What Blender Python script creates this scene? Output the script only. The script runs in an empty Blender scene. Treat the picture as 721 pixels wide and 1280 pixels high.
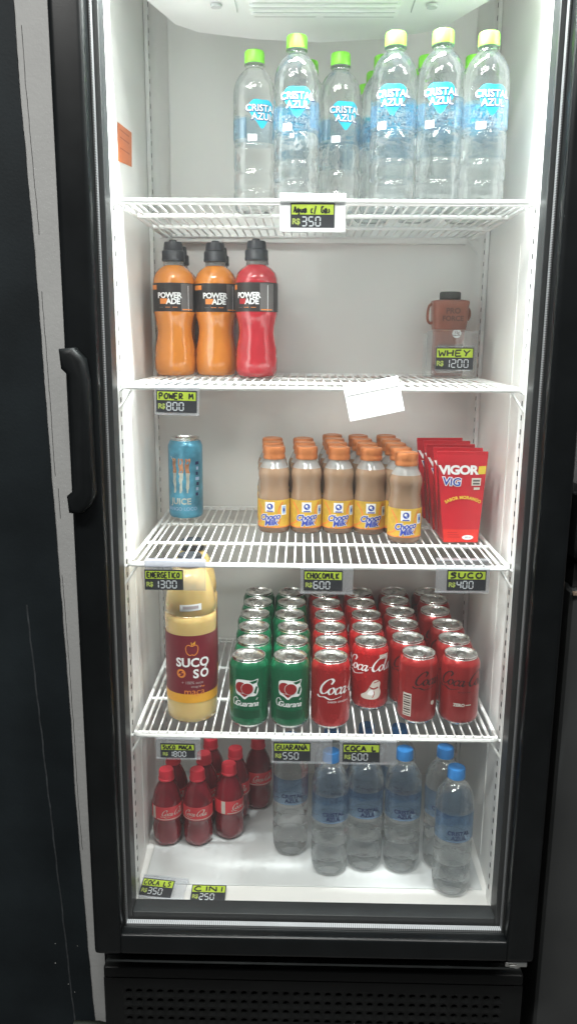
import bpy, bmesh, math, random
from mathutils import Vector, Matrix
random.seed(7)
sc = bpy.context.scene
col = sc.collection
PI = math.pi

# ------------------------------------------------------------------ materials
MATS = {}
def nodes_of(m):
    m.use_nodes = True
    return m.node_tree.nodes, m.node_tree.links

def pmat(name, base, rough=.45, metal=0.0, var=.06, scale=25.0, bump=0.0, bscale=200.0, coat=0.0, trans=0.0, ior=1.45, rvar=.12, sss=0.0, spec=.5):
    """Principled surface whose colour and gloss vary a little over the object."""
    if name in MATS: return MATS[name]
    m = bpy.data.materials.new(name); N, L = nodes_of(m)
    b = N['Principled BSDF']
    tc = N.new('ShaderNodeTexCoord')
    nz = N.new('ShaderNodeTexNoise'); nz.inputs['Scale'].default_value = scale; nz.inputs['Detail'].default_value = 5
    L.new(tc.outputs['Object'], nz.inputs['Vector'])
    cr = N.new('ShaderNodeValToRGB')
    c = Vector(base[:3])
    lo = [max(0, x*(1-var)) for x in c]; hi = [min(1, x*(1+var)) for x in c]
    cr.color_ramp.elements[0].position = .3; cr.color_ramp.elements[1].position = .7
    cr.color_ramp.elements[0].color = (*lo, 1); cr.color_ramp.elements[1].color = (*hi, 1)
    L.new(nz.outputs['Fac'], cr.inputs['Fac']); L.new(cr.outputs['Color'], b.inputs['Base Color'])
    mr = N.new('ShaderNodeMapRange')
    mr.inputs['To Min'].default_value = max(0, rough*(1-rvar)); mr.inputs['To Max'].default_value = min(1, rough*(1+rvar))
    L.new(nz.outputs['Fac'], mr.inputs['Value']); L.new(mr.outputs['Result'], b.inputs['Roughness'])
    b.inputs['Metallic'].default_value = metal; b.inputs['IOR'].default_value = ior
    b.inputs['Coat Weight'].default_value = coat; b.inputs['Coat Roughness'].default_value = .08
    b.inputs['Transmission Weight'].default_value = trans
    b.inputs['Specular IOR Level'].default_value = spec
    if sss:
        b.inputs['Subsurface Weight'].default_value = sss
        b.inputs['Subsurface Scale'].default_value = .01
    if bump:
        n2 = N.new('ShaderNodeTexNoise'); n2.inputs['Scale'].default_value = bscale; n2.inputs['Detail'].default_value = 4
        L.new(tc.outputs['Object'], n2.inputs['Vector'])
        bp = N.new('ShaderNodeBump'); bp.inputs['Strength'].default_value = bump; bp.inputs['Distance'].default_value = .002
        L.new(n2.outputs['Fac'], bp.inputs['Height']); L.new(bp.outputs['Normal'], b.inputs['Normal'])
    MATS[name] = m
    return m

def facing_gloss(N, L, f0, p, nrm=None):
    """mirror share rising towards grazing angles, the same from either side"""
    lw = N.new('ShaderNodeLayerWeight'); lw.inputs['Blend'].default_value = .5
    if nrm is not None: L.new(nrm, lw.inputs['Normal'])
    pw = N.new('ShaderNodeMath'); pw.operation = 'POWER'; pw.inputs[1].default_value = p
    L.new(lw.outputs['Facing'], pw.inputs[0])
    ma = N.new('ShaderNodeMath'); ma.operation = 'MULTIPLY_ADD'; ma.inputs[1].default_value = .75-f0; ma.inputs[2].default_value = f0
    L.new(pw.outputs[0], ma.inputs[0])
    return ma.outputs[0]

def clear_mat(name, tint, glassfac=.4, ior=1.25, rough=.03, milk=0.0, bump=0.0):
    """Clear plastic: part straight see-through, part refracting, a little milky."""
    m = bpy.data.materials.new(name); N, L = nodes_of(m)
    N.remove(N['Principled BSDF']); out = N['Material Output']
    tr = N.new('ShaderNodeBsdfTransparent'); tr.inputs['Color'].default_value = (*tint, 1)
    gl = N.new('ShaderNodeBsdfGlass'); gl.inputs['IOR'].default_value = ior; gl.inputs['Roughness'].default_value = rough
    gl.inputs['Color'].default_value = (*tint, 1)
    tc = N.new('ShaderNodeTexCoord'); nz = N.new('ShaderNodeTexNoise'); nz.inputs['Scale'].default_value = 70
    L.new(tc.outputs['Object'], nz.inputs['Vector'])
    bp = N.new('ShaderNodeBump'); bp.inputs['Strength'].default_value = bump; bp.inputs['Distance'].default_value = .003
    L.new(nz.outputs['Fac'], bp.inputs['Height'])
    L.new(bp.outputs['Normal'], gl.inputs['Normal'])
    mx = N.new('ShaderNodeMixShader'); mx.inputs[0].default_value = glassfac
    L.new(tr.outputs[0], mx.inputs[1]); L.new(gl.outputs[0], mx.inputs[2])
    last = mx
    if milk:
        df = N.new('ShaderNodeBsdfTranslucent'); df.inputs['Color'].default_value = (.85,.9,.92,1)
        d2 = N.new('ShaderNodeBsdfDiffuse'); d2.inputs['Color'].default_value = (.85,.9,.92,1)
        md = N.new('ShaderNodeMixShader'); L.new(df.outputs[0], md.inputs[1]); L.new(d2.outputs[0], md.inputs[2])
        m2 = N.new('ShaderNodeMixShader'); m2.inputs[0].default_value = milk
        L.new(last.outputs[0], m2.inputs[1]); L.new(md.outputs[0], m2.inputs[2]); last = m2
    fr = facing_gloss(N, L, .05, 5, bp.outputs['Normal'])
    gy = N.new('ShaderNodeBsdfGlossy'); gy.inputs['Roughness'].default_value = .06
    L.new(bp.outputs['Normal'], gy.inputs['Normal'])
    m3 = N.new('ShaderNodeMixShader'); L.new(fr, m3.inputs[0])
    L.new(last.outputs[0], m3.inputs[1]); L.new(gy.outputs[0], m3.inputs[2])
    L.new(m3.outputs[0], out.inputs['Surface'])
    MATS[name] = m
    return m

def sheet_mat(name, tint, gloss_ior=1.5, milk=.0, milkcol=(.8,.8,.8), rough=.03):
    """Thin clear sheet (glass pane, plastic holder, printed film)."""
    m = bpy.data.materials.new(name); N, L = nodes_of(m)
    N.remove(N['Principled BSDF']); out = N['Material Output']
    tr = N.new('ShaderNodeBsdfTransparent'); tr.inputs['Color'].default_value = (*tint, 1)
    last = tr
    if milk:
        df = N.new('ShaderNodeBsdfDiffuse'); df.inputs['Color'].default_value = (*milkcol, 1)
        tc = N.new('ShaderNodeTexCoord'); nz = N.new('ShaderNodeTexNoise'); nz.inputs['Scale'].default_value = 30; nz.inputs['Detail'].default_value = 6
        L.new(tc.outputs['Object'], nz.inputs['Vector'])
        mr = N.new('ShaderNodeMapRange'); mr.inputs['To Min'].default_value = milk*.7; mr.inputs['To Max'].default_value = milk*1.3
        L.new(nz.outputs['Fac'], mr.inputs['Value'])
        mx = N.new('ShaderNodeMixShader'); L.new(mr.outputs['Result'], mx.inputs[0])
        L.new(tr.outputs[0], mx.inputs[1]); L.new(df.outputs[0], mx.inputs[2]); last = mx
    fr = facing_gloss(N, L, ((gloss_ior-1)/(gloss_ior+1))**2, 5)
    gy = N.new('ShaderNodeBsdfGlossy'); gy.inputs['Roughness'].default_value = rough
    m3 = N.new('ShaderNodeMixShader'); L.new(fr, m3.inputs[0])
    L.new(last.outputs[0], m3.inputs[1]); L.new(gy.outputs[0], m3.inputs[2])
    L.new(m3.outputs[0], out.inputs['Surface'])
    MATS[name] = m
    return m

# ------------------------------------------------------------------ mesh collector
class MB:
    def __init__(s): s.v = []; s.f = []; s.m = []
    def add(s, vs, fs, mi=0):
        o = len(s.v); s.v += [tuple(x) for x in vs]
        for f in fs: s.f.append(tuple(i+o for i in f)); s.m.append(mi)
    def box(s, x0, x1, y0, y1, z0, z1, mi=0, bev=0.0):
        bm = bmesh.new(); bmesh.ops.create_cube(bm, size=1)
        for v in bm.verts: v.co = Vector(((x0+x1)/2+v.co.x*(x1-x0), (y0+y1)/2+v.co.y*(y1-y0), (z0+z1)/2+v.co.z*(z1-z0)))
        if bev: bmesh.ops.bevel(bm, geom=bm.edges[:], offset=bev, segments=3, profile=.6, affect='EDGES')
        s.from_bm(bm, mi)
    def from_bm(s, bm, mi=0, M=None):
        bm.verts.index_update()
        s.add([(M @ v.co) if M else v.co for v in bm.verts], [[v.index for v in f.verts] for f in bm.faces], mi); bm.free()
    def lathe(s, prof, mi=0, n=40, mod=None, c=(0,0)):
        """prof: [(r, z)] or [(r, z, mi)] where mi is the slot of the band starting there"""
        rings = []; o = len(s.v)
        for p in prof:
            r, z = p[0], p[1]
            if r < 1e-6: s.v.append((c[0], c[1], z)); rings.append([len(s.v)-1])
            else:
                ids = []
                for k in range(n):
                    t = 2*PI*k/n; q = r*(mod(t, z) if mod else 1)
                    s.v.append((c[0]+q*math.cos(t), c[1]+q*math.sin(t), z)); ids.append(len(s.v)-1)
                rings.append(ids)
        for i in range(len(rings)-1):
            a, b = rings[i], rings[i+1]; m = prof[i][2] if len(prof[i]) > 2 else mi
            for k in range(n):
                k2 = (k+1) % n
                if len(a) == 1 and len(b) == 1: continue
                if len(a) == 1: s.f.append((a[0], b[k2], b[k]))
                elif len(b) == 1: s.f.append((a[k], a[k2], b[0]))
                else: s.f.append((a[k], a[k2], b[k2], b[k]))
                s.m.append(m)
    def tube(s, pts, r, n=8, mi=0):
        pts = [Vector(p) for p in pts]; rings = []
        up0 = None
        for i, p in enumerate(pts):
            d = (pts[min(i+1, len(pts)-1)]-pts[max(i-1, 0)]).normalized()
            if up0 is None: up0 = Vector((0,0,1)) if abs(d.z) < .9 else Vector((0,1,0))
            a = d.cross(up0).normalized(); b = a.cross(d).normalized(); up0 = b
            rings.append([len(s.v)+k for k in range(n)])
            for k in range(n):
                t = 2*PI*k/n; s.v.append(tuple(p+a*r*math.cos(t)+b*r*math.sin(t)))
        for A, B in zip(rings, rings[1:]):
            for k in range(n): s.f.append((A[k], A[(k+1)%n], B[(k+1)%n], B[k])); s.m.append(mi)
        s.f.append(tuple(reversed(rings[0]))); s.m.append(mi); s.f.append(tuple(rings[-1])); s.m.append(mi)
    def flat(s, geo, mapper, mi=0, off=0.0):
        """geo = (2-D verts, faces); mapper(x, z, off) -> 3-D"""
        s.add([mapper(x, z, off) for x, z in geo[0]], geo[1], mi)
    def build(s, name, mats, parent=None, loc=(0,0,0), scale=1.0, angle=35, smooth=True):
        me = bpy.data.meshes.new(name)
        me.from_pydata([(x*scale, y*scale, z*scale) for x, y, z in s.v], [], s.f)
        for m in (mats if isinstance(mats, (list, tuple)) else [mats]): me.materials.append(m)
        me.polygons.foreach_set('material_index', s.m)
        if smooth:
            me.polygons.foreach_set('use_smooth', [True]*len(s.f))
            me.set_sharp_from_angle(angle=math.radians(angle))
        me.update()
        o = bpy.data.objects.new(name, me); col.objects.link(o); o.location = loc
        if parent is not None: o.parent = parent
        return o

def empty(name, loc=(0,0,0), rz=0):
    o = bpy.data.objects.new(name, None); col.objects.link(o); o.location = loc; o.rotation_euler = (0,0,rz); o.empty_display_size = .05
    return o
def tag(o, label, cat, group=None, kind=None):
    o['label'] = label; o['category'] = cat
    if group: o['group'] = group
    if kind: o['kind'] = kind
    return o
def copy_tree(o, parent=None):
    c = o.copy(); col.objects.link(c)
    if parent is not None: c.parent = parent
    for ch in [k for k in bpy.data.objects if k.parent == o]: copy_tree(ch, c)
    return c

# ------------------------------------------------------------------ 2-D artwork
def refine(geo, maxlen):
    bm = bmesh.new()
    vs = [bm.verts.new((x, z, 0)) for x, z in geo[0]]
    for f in geo[1]:
        try: bm.faces.new([vs[i] for i in f])
        except ValueError: pass
    bmesh.ops.triangulate(bm, faces=bm.faces[:])
    for _ in range(6):
        E = [e for e in bm.edges if e.calc_length() > maxlen]
        if not E: break
        bmesh.ops.subdivide_edges(bm, edges=E, cuts=1)
        bmesh.ops.triangulate(bm, faces=[f for f in bm.faces if len(f.verts) > 3])
    bm.verts.index_update()
    g = ([(v.co.x, v.co.y) for v in bm.verts], [[v.index for v in f.verts] for f in bm.faces]); bm.free()
    return g
_tc = {}
def text2d(s, h, shear=0.0, bold=0.0, space=1.0, maxlen=0):
    """text outline centred on the origin, capital height about h"""
    key = (s, shear, bold, space)
    if key not in _tc:
        cu = bpy.data.curves.new('t', 'FONT'); cu.body = s; cu.size = 1; cu.shear = shear; cu.offset = bold
        cu.space_character = space; cu.align_x = 'CENTER'; cu.resolution_u = 3
        ob = bpy.data.objects.new('t', cu); col.objects.link(ob)
        dg = bpy.context.evaluated_depsgraph_get(); me = ob.evaluated_get(dg).to_mesh()
        vs = [(v.co.x, v.co.y) for v in me.vertices]; fs = [list(p.vertices) for p in me.polygons]
        ob.evaluated_get(dg).to_mesh_clear(); bpy.data.objects.remove(ob); bpy.data.curves.remove(cu)
        _tc[key] = (vs, fs)
    vs, fs = _tc[key]; k = h/.7
    g = ([(x*k, (z-.35)*k) for x, z in vs], fs)
    return refine(g, maxlen) if maxlen else g
def smoothpath(p, n=6, closed=False):
    out = []; P = list(p); m = len(P)
    for i in range(m if closed else m-1):
        p0 = P[(i-1) % m] if closed or i > 0 else P[0]; p1 = P[i]; p2 = P[(i+1) % m]; p3 = P[(i+2) % m] if closed or i+2 < m else P[-1]
        for k in range(n):
            t = k/n
            out.append(tuple(.5*((2*b)+(-a+c)*t+(2*a-5*b+4*c-d)*t*t+(-a+3*b-3*c+d)*t**3) for a, b, c, d in zip(p0, p1, p2, p3)))
    if not closed: out.append(tuple(P[-1]))
    return out
def stroke(p, w, pen=None, closed=False):
    """ribbon along a path; pen=(angle, thin ratio) gives a broad-nib width"""
    vs = []; fs = []; m = len(p)
    for i, q in enumerate(p):
        a = p[(i-1) % m] if closed or i > 0 else p[0]; b = p[(i+1) % m] if closed or i < m-1 else p[-1]
        dx, dz = b[0]-a[0], b[1]-a[1]; l = math.hypot(dx, dz) or 1; nx, nz = -dz/l, dx/l
        ww = w
        if pen: ww = w*(pen[1]+(1-pen[1])*abs(math.sin(math.atan2(dz, dx)-pen[0])))
        vs += [(q[0]+nx*ww/2, q[1]+nz*ww/2), (q[0]-nx*ww/2, q[1]-nz*ww/2)]
    for i in range(m if closed else m-1):
        j = (i+1) % m; fs.append((2*i, 2*i+1, 2*j+1, 2*j))
    return vs, fs
def merge(gs):
    V = []; F = []
    for v, f in gs:
        o = len(V); V += v; F += [tuple(i+o for i in q) for q in f]
    return V, F
def xf(g, sx=1, sz=None, dx=0, dz=0, rot=0, shear=0):
    sz = sx if sz is None else sz; c, s = math.cos(rot), math.sin(rot); out = []
    for x, z in g[0]:
        x, z = (x+z*shear)*sx, z*sz
        out.append((x*c-z*s+dx, x*s+z*c+dz))
    return out, g[1]
def poly(p): return list(p), [tuple(range(len(p)))]
def rect(x0, x1, z0, z1): return poly([(x0,z0),(x1,z0),(x1,z1),(x0,z1)])
def disc(cx, cz, rx, rz=None, n=28):
    rz = rx if rz is None else rz
    return poly([(cx+rx*math.cos(2*PI*k/n), cz+rz*math.sin(2*PI*k/n)) for k in range(n)])

def coca_script():
    S = []
    pen = (.35, .28)
    def add(p, w=.30, closed=False): S.append(stroke(smoothpath(p, 7, closed), w, pen, closed))
    # first C with its long tail
    add([(1.55,1.55),(1.75,2.05),(1.35,2.35),(.75,2.0),(.28,1.2),(.25,.4),(.65,.05),(1.15,.3),(1.5,.8)], .34)
    add([(-.15,-.25),(.3,-.5),(1.0,-.42),(1.9,-.75),(2.9,-.55),(3.5,-.35)], .26)
    def o(x): add([(x+.55,1.0),(x+.2,.85),(x+.05,.4),(x+.3,.03),(x+.65,.2),(x+.8,.65)], .27, True); add([(x+.6,.95),(x+.85,.8),(x+1.1,.95)], .14)
    def cc(x): add([(x+.75,.75),(x+.8,.98),(x+.45,.95),(x+.12,.5),(x+.3,.04),(x+.7,.15),(x+1.0,.5)], .27)
    def a(x): add([(x+.7,.95),(x+.35,.95),(x+.06,.45),(x+.25,.02),(x+.6,.35),(x+.8,.95)], .25); add([(x+.82,1.0),(x+.68,.3),(x+.82,.02),(x+1.12,.35)], .28)
    o(1.35); cc(2.25); a(3.1)
    add([(4.25,.62),(4.65,.72)], .22)
    # second C, its head sweeping over the letters that follow
    x = 4.6
    add([(x+2.6,2.1),(x+2.0,2.45),(x+1.2,2.25),(x+.5,1.5),(x+.25,.55),(x+.6,.03),(x+1.1,.25),(x+1.4,.7)], .34)
    o(x+1.3)
    add([(x+2.15,.4),(x+2.5,1.2),(x+2.75,2.1),(x+2.55,2.2),(x+2.35,1.2),(x+2.4,.2),(x+2.65,.03),(x+2.95,.4)], .25)
    a(x+2.9)
    return xf(merge(S), 1, dx=-4.4, dz=-.8, shear=.22)
COCA = coca_script()

SEG = {'0':'abcdef','1':'bc','2':'abged','3':'abgcd','4':'fgbc','5':'afgcd','6':'afgedc','7':'abc','8':'abcdefg','9':'abcdfg'}
def seven(s, h, w, gap, sw):
    P = {'a':((0,h),(w,h)),'b':((w,h),(w,h/2)),'c':((w,h/2),(w,0)),'d':((0,0),(w,0)),'e':((0,0),(0,h/2)),'f':((0,h/2),(0,h)),'g':((0,h/2),(w,h/2))}
    G = []; x = 0
    for ch in s:
        for k in SEG[ch]:
            (a, b), (c, d) = P[k]; L = math.hypot(c-a, d-b); ux, uz = (c-a)/L, (d-b)/L; e = sw*.35
            G.append(stroke([(x+a+ux*e, b+uz*e), (x+c-ux*e, d-uz*e)], sw))
        x += w+gap
    return merge(G)
HAND = {'A':[[(0,0),(.45,1),(.9,0)],[(.15,.4),(.75,.4)]],'B':[[(.05,0),(.05,1),(.65,.9),(.6,.55),(.05,.5),(.75,.35),(.6,.0),(.05,0)]],
 'C':[[(.8,.9),(.4,1),(.05,.6),(.1,.15),(.5,0),(.85,.15)]],'E':[[(.8,1),(.05,1),(.05,0),(.8,0)],[(.05,.5),(.65,.5)]],
 'G':[[(.8,.85),(.4,1),(.05,.6),(.1,.15),(.5,0),(.85,.2),(.8,.45),(.5,.45)]],'H':[[(.05,0),(.05,1)],[(.8,0),(.8,1)],[(.05,.5),(.8,.5)]],
 'I':[[(.3,0),(.3,1)]],'K':[[(.05,0),(.05,1)],[(.8,1),(.05,.45),(.8,0)]],'L':[[(.05,1),(.05,0),(.75,0)]],
 'M':[[(0,0),(.1,1),(.45,.4),(.8,1),(.9,0)]],'N':[[(.05,0),(.05,1),(.8,0),(.8,1)]],'O':[[(.45,1),(.08,.7),(.1,.2),(.5,0),(.85,.3),(.8,.8),(.45,1)]],
 'P':[[(.05,0),(.05,1),(.7,.95),(.7,.5),(.05,.45)]],'R':[[(.05,0),(.05,1),(.7,.95),(.7,.55),(.05,.5),(.8,0)]],
 'S':[[(.8,.9),(.35,1),(.1,.75),(.7,.4),(.65,.08),(.05,.05)]],'T':[[(0,1),(.9,1)],[(.45,1),(.45,0)]],'U':[[(.05,1),(.08,.2),(.45,0),(.8,.2),(.82,1)]],
 'W':[[(0,1),(.2,0),(.45,.7),(.7,0),(.95,1)]],'X':[[(0,0),(.85,1)],[(0,1),(.85,0)]],'Y':[[(0,1),(.45,.5),(.85,1)],[(.45,.5),(.3,0)]],
 'a':[[(.7,.6),(.3,.65),(.05,.3),(.3,0),(.65,.3),(.7,.6),(.75,0)]],'g':[[(.7,.6),(.3,.65),(.05,.35),(.3,.1),(.65,.3),(.7,.6),(.65,-.25),(.2,-.3)]],
 'u':[[(.05,.6),(.1,.1),(.5,.05),(.7,.6),(.75,0)]],'c':[[(.65,.55),(.3,.62),(.05,.3),(.3,0),(.7,.1)]],'s':[[(.6,.6),(.2,.55),(.55,.25),(.1,.02)]],
 '/':[[(0,-.1),(.55,1)]],' ':[],"'":[[(.1,1),(.3,1.25)]],'~':[[(.0,1.15),(.3,1.3),(.5,1.15),(.8,1.3)]],',':[[(.3,0),(.15,-.3)]], '0':[[(.45,1),(.08,.7),(.1,.2),(.5,0),(.85,.3),(.8,.8),(.45,1)]], '2':[[(.1,.8),(.45,1),(.75,.75),(.1,0),(.85,0)]]}
def hand(s, h, width, sw, rnd):
    G = []; x = 0
    for ch in s:
        if ch in "'~,": x -= 1.12
        for st in HAND[ch]:
            G.append(stroke([(x+a+rnd.uniform(-.05,.05), b+rnd.uniform(-.06,.06)) for a, b in st], 1))
        x += .62 if ch == 'I' else 1.12
    tot = x-.2; kx = width/tot
    # rebuild with even line width after scaling
    G = []; x = 0
    for ch in s:
        if ch in "'~,": x -= 1.12
        for st in HAND[ch]:
            q = [((x+a+rnd.uniform(-.05,.05))*kx, (b+rnd.uniform(-.06,.06))*h) for a, b in st]
            G += [stroke([u, v], sw*rnd.uniform(.85,1.15)) for u, v in zip(q, q[1:])]
        x += .62 if ch == 'I' else 1.12
    return merge(G)

def cyl(rf, th0=0.0):
    """map flat artwork (mm) round a body of revolution whose front is -y"""
    def f(x, z, off):
        r = rf(z) if callable(rf) else rf
        t = th0+x/r
        return ((r+off)*math.sin(t), -(r+off)*math.cos(t), z)
    return f
def prof_r(prof):
    pts = [(p[1], p[0]) for p in prof]
    def f(z):
        for (z0, r0), (z1, r1) in zip(pts, pts[1:]):
            if z0 <= z <= z1 and z1 > z0: return r0+(r1-r0)*(z-z0)/(z1-z0)
        return pts[-1][1]
    return f
def band(z0, z1, x0, x1, nx=24, nz=4):
    vs = [(x0+(x1-x0)*i/nx, z0+(z1-z0)*j/nz) for j in range(nz+1) for i in range(nx+1)]
    fs = [(j*(nx+1)+i, j*(nx+1)+i+1, (j+1)*(nx+1)+i+1, (j+1)*(nx+1)+i) for j in range(nz) for i in range(nx)]
    return vs, fs

# ------------------------------------------------------------------ palette
white_liner = pmat('white_liner', (.85,.845,.825), .36, var=.04, scale=3.5, bump=.08, bscale=22)
white_wire = pmat('white_wire', (.80,.80,.79), .3, var=.05, scale=60)
black_paint = pmat('black_frame', (.0045,.0055,.006), .30, var=.25, scale=14, bump=.03, bscale=500, spec=.35)
black_plain = pmat('black_plastic', (.006,.007,.0075), .42, var=.2, scale=20, bump=.05, bscale=700, spec=.35)
black_cab = pmat('cabinet_black', (.005,.006,.0065), .45, var=.2, scale=8, spec=.3)
grey_wall = pmat('grey_wall_paint', (.31,.315,.31), .75, var=.05, scale=9, bump=.25, bscale=160)
black_wall = pmat('black_wall_paint', (.009,.0125,.0145), .6, var=.3, scale=7, bump=.12, bscale=240, spec=.2)
crack_mat = pmat('crack', (.03,.03,.03), .8)
seam_mat = pmat('panel_seam', (.030,.034,.037), .5, var=.4, scale=60)
steel = pmat('steel', (.62,.62,.6), .28, metal=1, var=.1)
alu = pmat('lid_aluminium', (.80,.80,.78), .27, metal=1, var=.06, scale=60, bump=.04, bscale=300)
duct_mat = pmat('evaporator_grey', (.90,.90,.89), .5, var=.03, scale=10)
dark_slot = pmat('slot_dark', (.02,.02,.02), .7)
grey_slot = pmat('louver_shade', (.45,.46,.46), .6)
orange_sticker = pmat('orange_sticker', (.50,.13,.035), .5, var=.08, scale=60)
sticker_ink = pmat('sticker_ink', (.25,.05,.02), .6)
glass_pane = sheet_mat('door_glass', (.965,.975,.97), 1.38, milk=.013, milkcol=(.8,.82,.82))  # milk paints a faint veil of haze and smudges over the pane
holder_clear = sheet_mat('holder_clear', (.93,.94,.95), 1.45, milk=.16, milkcol=(.75,.76,.8))
holder_grey = sheet_mat('holder_frosted', (.9,.91,.94), 1.45, milk=.55, milkcol=(.62,.63,.72))
holder_white = pmat('holder_white', (.82,.83,.84), .35)
acrylic = sheet_mat('acrylic', (.95,.96,.96), 1.6, milk=.05)
tag_black = pmat('tag_black', (.022,.024,.03), .5, var=.2, scale=60)
tag_lime = pmat('tag_lime', (.44,.58,.04), .55, var=.08, scale=80)
tag_ink = pmat('marker_ink', (.015,.015,.012), .5)
tag_digit = pmat('tag_digit', (.55,.58,.62), .5, var=.15, scale=120)
tag_rs = pmat('tag_currency', (.38,.46,.10), .5)
paper = pmat('paper', (.86,.86,.87), .7, var=.02)
water = clear_mat('water_plastic', (.99,1.0,1.0), .66, 1.32, .008, milk=.008, bump=.5)
lime_cap = pmat('lime_cap', (.17,.54,.03), .35, var=.06, scale=40, sss=.0)
blue_cap = pmat('blue_cap', (.04,.24,.62), .35, var=.08, scale=40)
cyan_print = pmat('cyan_print', (.02,.42,.60), .35, var=.12, scale=40)
white_print = pmat('white_print', (.85,.86,.87), .4, var=.03)
navy_print = pmat('navy_print', (.01,.02,.10), .45)
film_blue = sheet_mat('blue_film', (.74,.87,.96), 1.45, milk=.07, milkcol=(.10,.28,.52))
film_dark = sheet_mat('dark_blue_film', (.60,.75,.92), 1.45, milk=.16, milkcol=(.04,.17,.40))
can_green = pmat('can_green', (.003,.15,.062), .26, metal=.35, var=.1, scale=30, coat=.5)
can_red = pmat('can_red', (.42,.011,.013), .27, metal=.35, var=.08, scale=30, coat=.5)
can_wine = pmat('can_dull_red', (.29,.014,.014), .3, metal=.35, var=.1, scale=30, coat=.4)
ink_red = pmat('berry_red', (.32,.012,.016), .4)
ink_dark = pmat('dark_print', (.035,.006,.006), .4)
ink_cream = pmat('cream_print', (.62,.58,.52), .5, var=.1)
can_blue = pmat('can_blue', (.075,.30,.44), .3, metal=.4, var=.4, scale=40, coat=.4)
ink_orange = pmat('orange_print', (.70,.22,.04), .45, var=.25, scale=70)
ink_sand = pmat('sand_print', (.60,.52,.32), .45, var=.2, scale=70)
orange_drink = pmat('orange_drink', (.66,.225,.03), .14, var=.05, scale=14, coat=.7, trans=.12, bump=.25, bscale=45, spec=.6)
red_drink = pmat('red_drink', (.46,.022,.034), .14, var=.06, scale=14, coat=.7, trans=.12, bump=.25, bscale=45, spec=.6)
clear_neck = clear_mat('clear_neck', (.9,.9,.88), .3, 1.2, .05, milk=.25)
black_cap = pmat('black_cap', (.022,.024,.030), .38, var=.15)
label_black = pmat('label_black', (.022,.018,.018), .4, var=.15)
label_grey = pmat('label_grey', (.12,.11,.11), .45)
milk_drink = pmat('chocolate_milk', (.30,.19,.12), .2, var=.05, scale=12, coat=.55, sss=.1)
milk_dark = pmat('glass_base', (.20,.12,.075), .18, var=.15, coat=.5)
choco_neck = clear_mat('milky_neck', (.86,.80,.74), .25, 1.2, .05, milk=.42)
copper_cap = pmat('orange_cap', (.52,.175,.055), .32, metal=.25, var=.1, scale=50)
label_yellow = pmat('label_yellow', (.62,.38,.04), .42, var=.22, scale=55)
ink_blue = pmat('ink_blue', (.03,.06,.36), .45)
ink_paleblue = pmat('ink_paleblue', (.35,.5,.75), .45)
carton_red = pmat('carton_red', (.48,.012,.022), .36, var=.06, scale=20)
carton_dark = pmat('carton_dark_red', (.40,.008,.018), .36, var=.06, scale=20)
carton_bright = pmat('carton_bright_red', (.66,.03,.02), .36)
ink_yellow = pmat('ink_yellow', (.75,.55,.05), .45)
juice_yellow = pmat('apple_juice', (.60,.43,.17), .15, var=.06, scale=14, coat=.6, sss=.25)
label_maroon = pmat('label_maroon', (.16,.012,.022), .42, var=.1)
label_amber = pmat('label_amber', (.75,.36,.03), .4, var=.08)
cola_dark = pmat('cola_bottle', (.26,.009,.022), .12, var=.25, scale=20, coat=.8, trans=.3, bump=.2, bscale=60)
cola_cap = pmat('red_cap', (.72,.03,.055), .35, var=.08)
cola_label = pmat('red_label', (.68,.04,.055), .38, var=.1)
brown_bottle = pmat('shake_brown', (.25,.085,.055), .34, var=.12, scale=30, coat=.3)
brown_dark = pmat('shake_dark', (.12,.05,.035), .4, var=.15)
freezer_mat = pmat('freezer_grey', (.034,.036,.036), .42, var=.12, scale=8)
freezer_lid = pmat('freezer_lid', (.022,.0235,.025), .3, var=.12, scale=8)
pale_wall = pmat('pale_wall', (.55,.56,.56), .8, var=.04, scale=4)
floor_mat = pmat('dark_floor', (.05,.05,.05), .5, var=.25, scale=5, bump=.1)

# spacer strip of the double glazing: fine perforation ribs along its length
def ribbed(name, axis, lo, hi):
    m = pmat(name, (.55,.56,.57), .4, metal=.8); N, L = nodes_of(m); b = N['Principled BSDF']
    tc = N.new('ShaderNodeTexCoord'); wv = N.new('ShaderNodeTexWave'); wv.inputs['Scale'].default_value = 95; wv.bands_direction = axis
    L.new(tc.outputs['Object'], wv.inputs['Vector'])
    cr = N.new('ShaderNodeValToRGB'); cr.color_ramp.elements[0].color = (lo,lo,lo*1.05,1); cr.color_ramp.elements[1].color = (hi,hi,hi*1.03,1)
    L.new(wv.outputs['Fac'], cr.inputs['Fac']); L.new(cr.outputs['Color'], b.inputs['Base Color'])
    return m
spacer_side = ribbed('spacer_side', 'Z', .10, .32); spacer_low = ribbed('spacer_low', 'X', .2, .65)

# ------------------------------------------------------------------ the cooler
SHELF = [1.512, 1.246, .968, .674]; ZF = .353; DEP = .445; HW = .3115
def wx(y): return HW+.0165*(y+.012)/.457
cooler = empty('display_cooler', (0, .2, 0))
tag(cooler, 'tall black framed glass door drinks cooler with white wire shelves', 'drinks cooler')
def part(mb, name, mats, parent=cooler, **k):
    o = mb.build(name, mats, None, **k); o.parent = parent
    o.matrix_parent_inverse = Matrix.Identity(4)
    if parent is cooler: o.location = (0, -.2, 0)
    return o
# cabinet shell
b = MB()
b.box(-.365,-.329,.0,  .52,.115,2.19,bev=.004); b.box(.329,.365,.0,  .52,.115,2.19,bev=.004)
b.box(-.328,.328,.452,.519,.115,2.189); b.box(-.328,.328,.001,.451,2.105,2.189); b.box(-.328,.328,.02,.451,.115,.345)
part(b, 'cabinet', black_cab)
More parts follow.
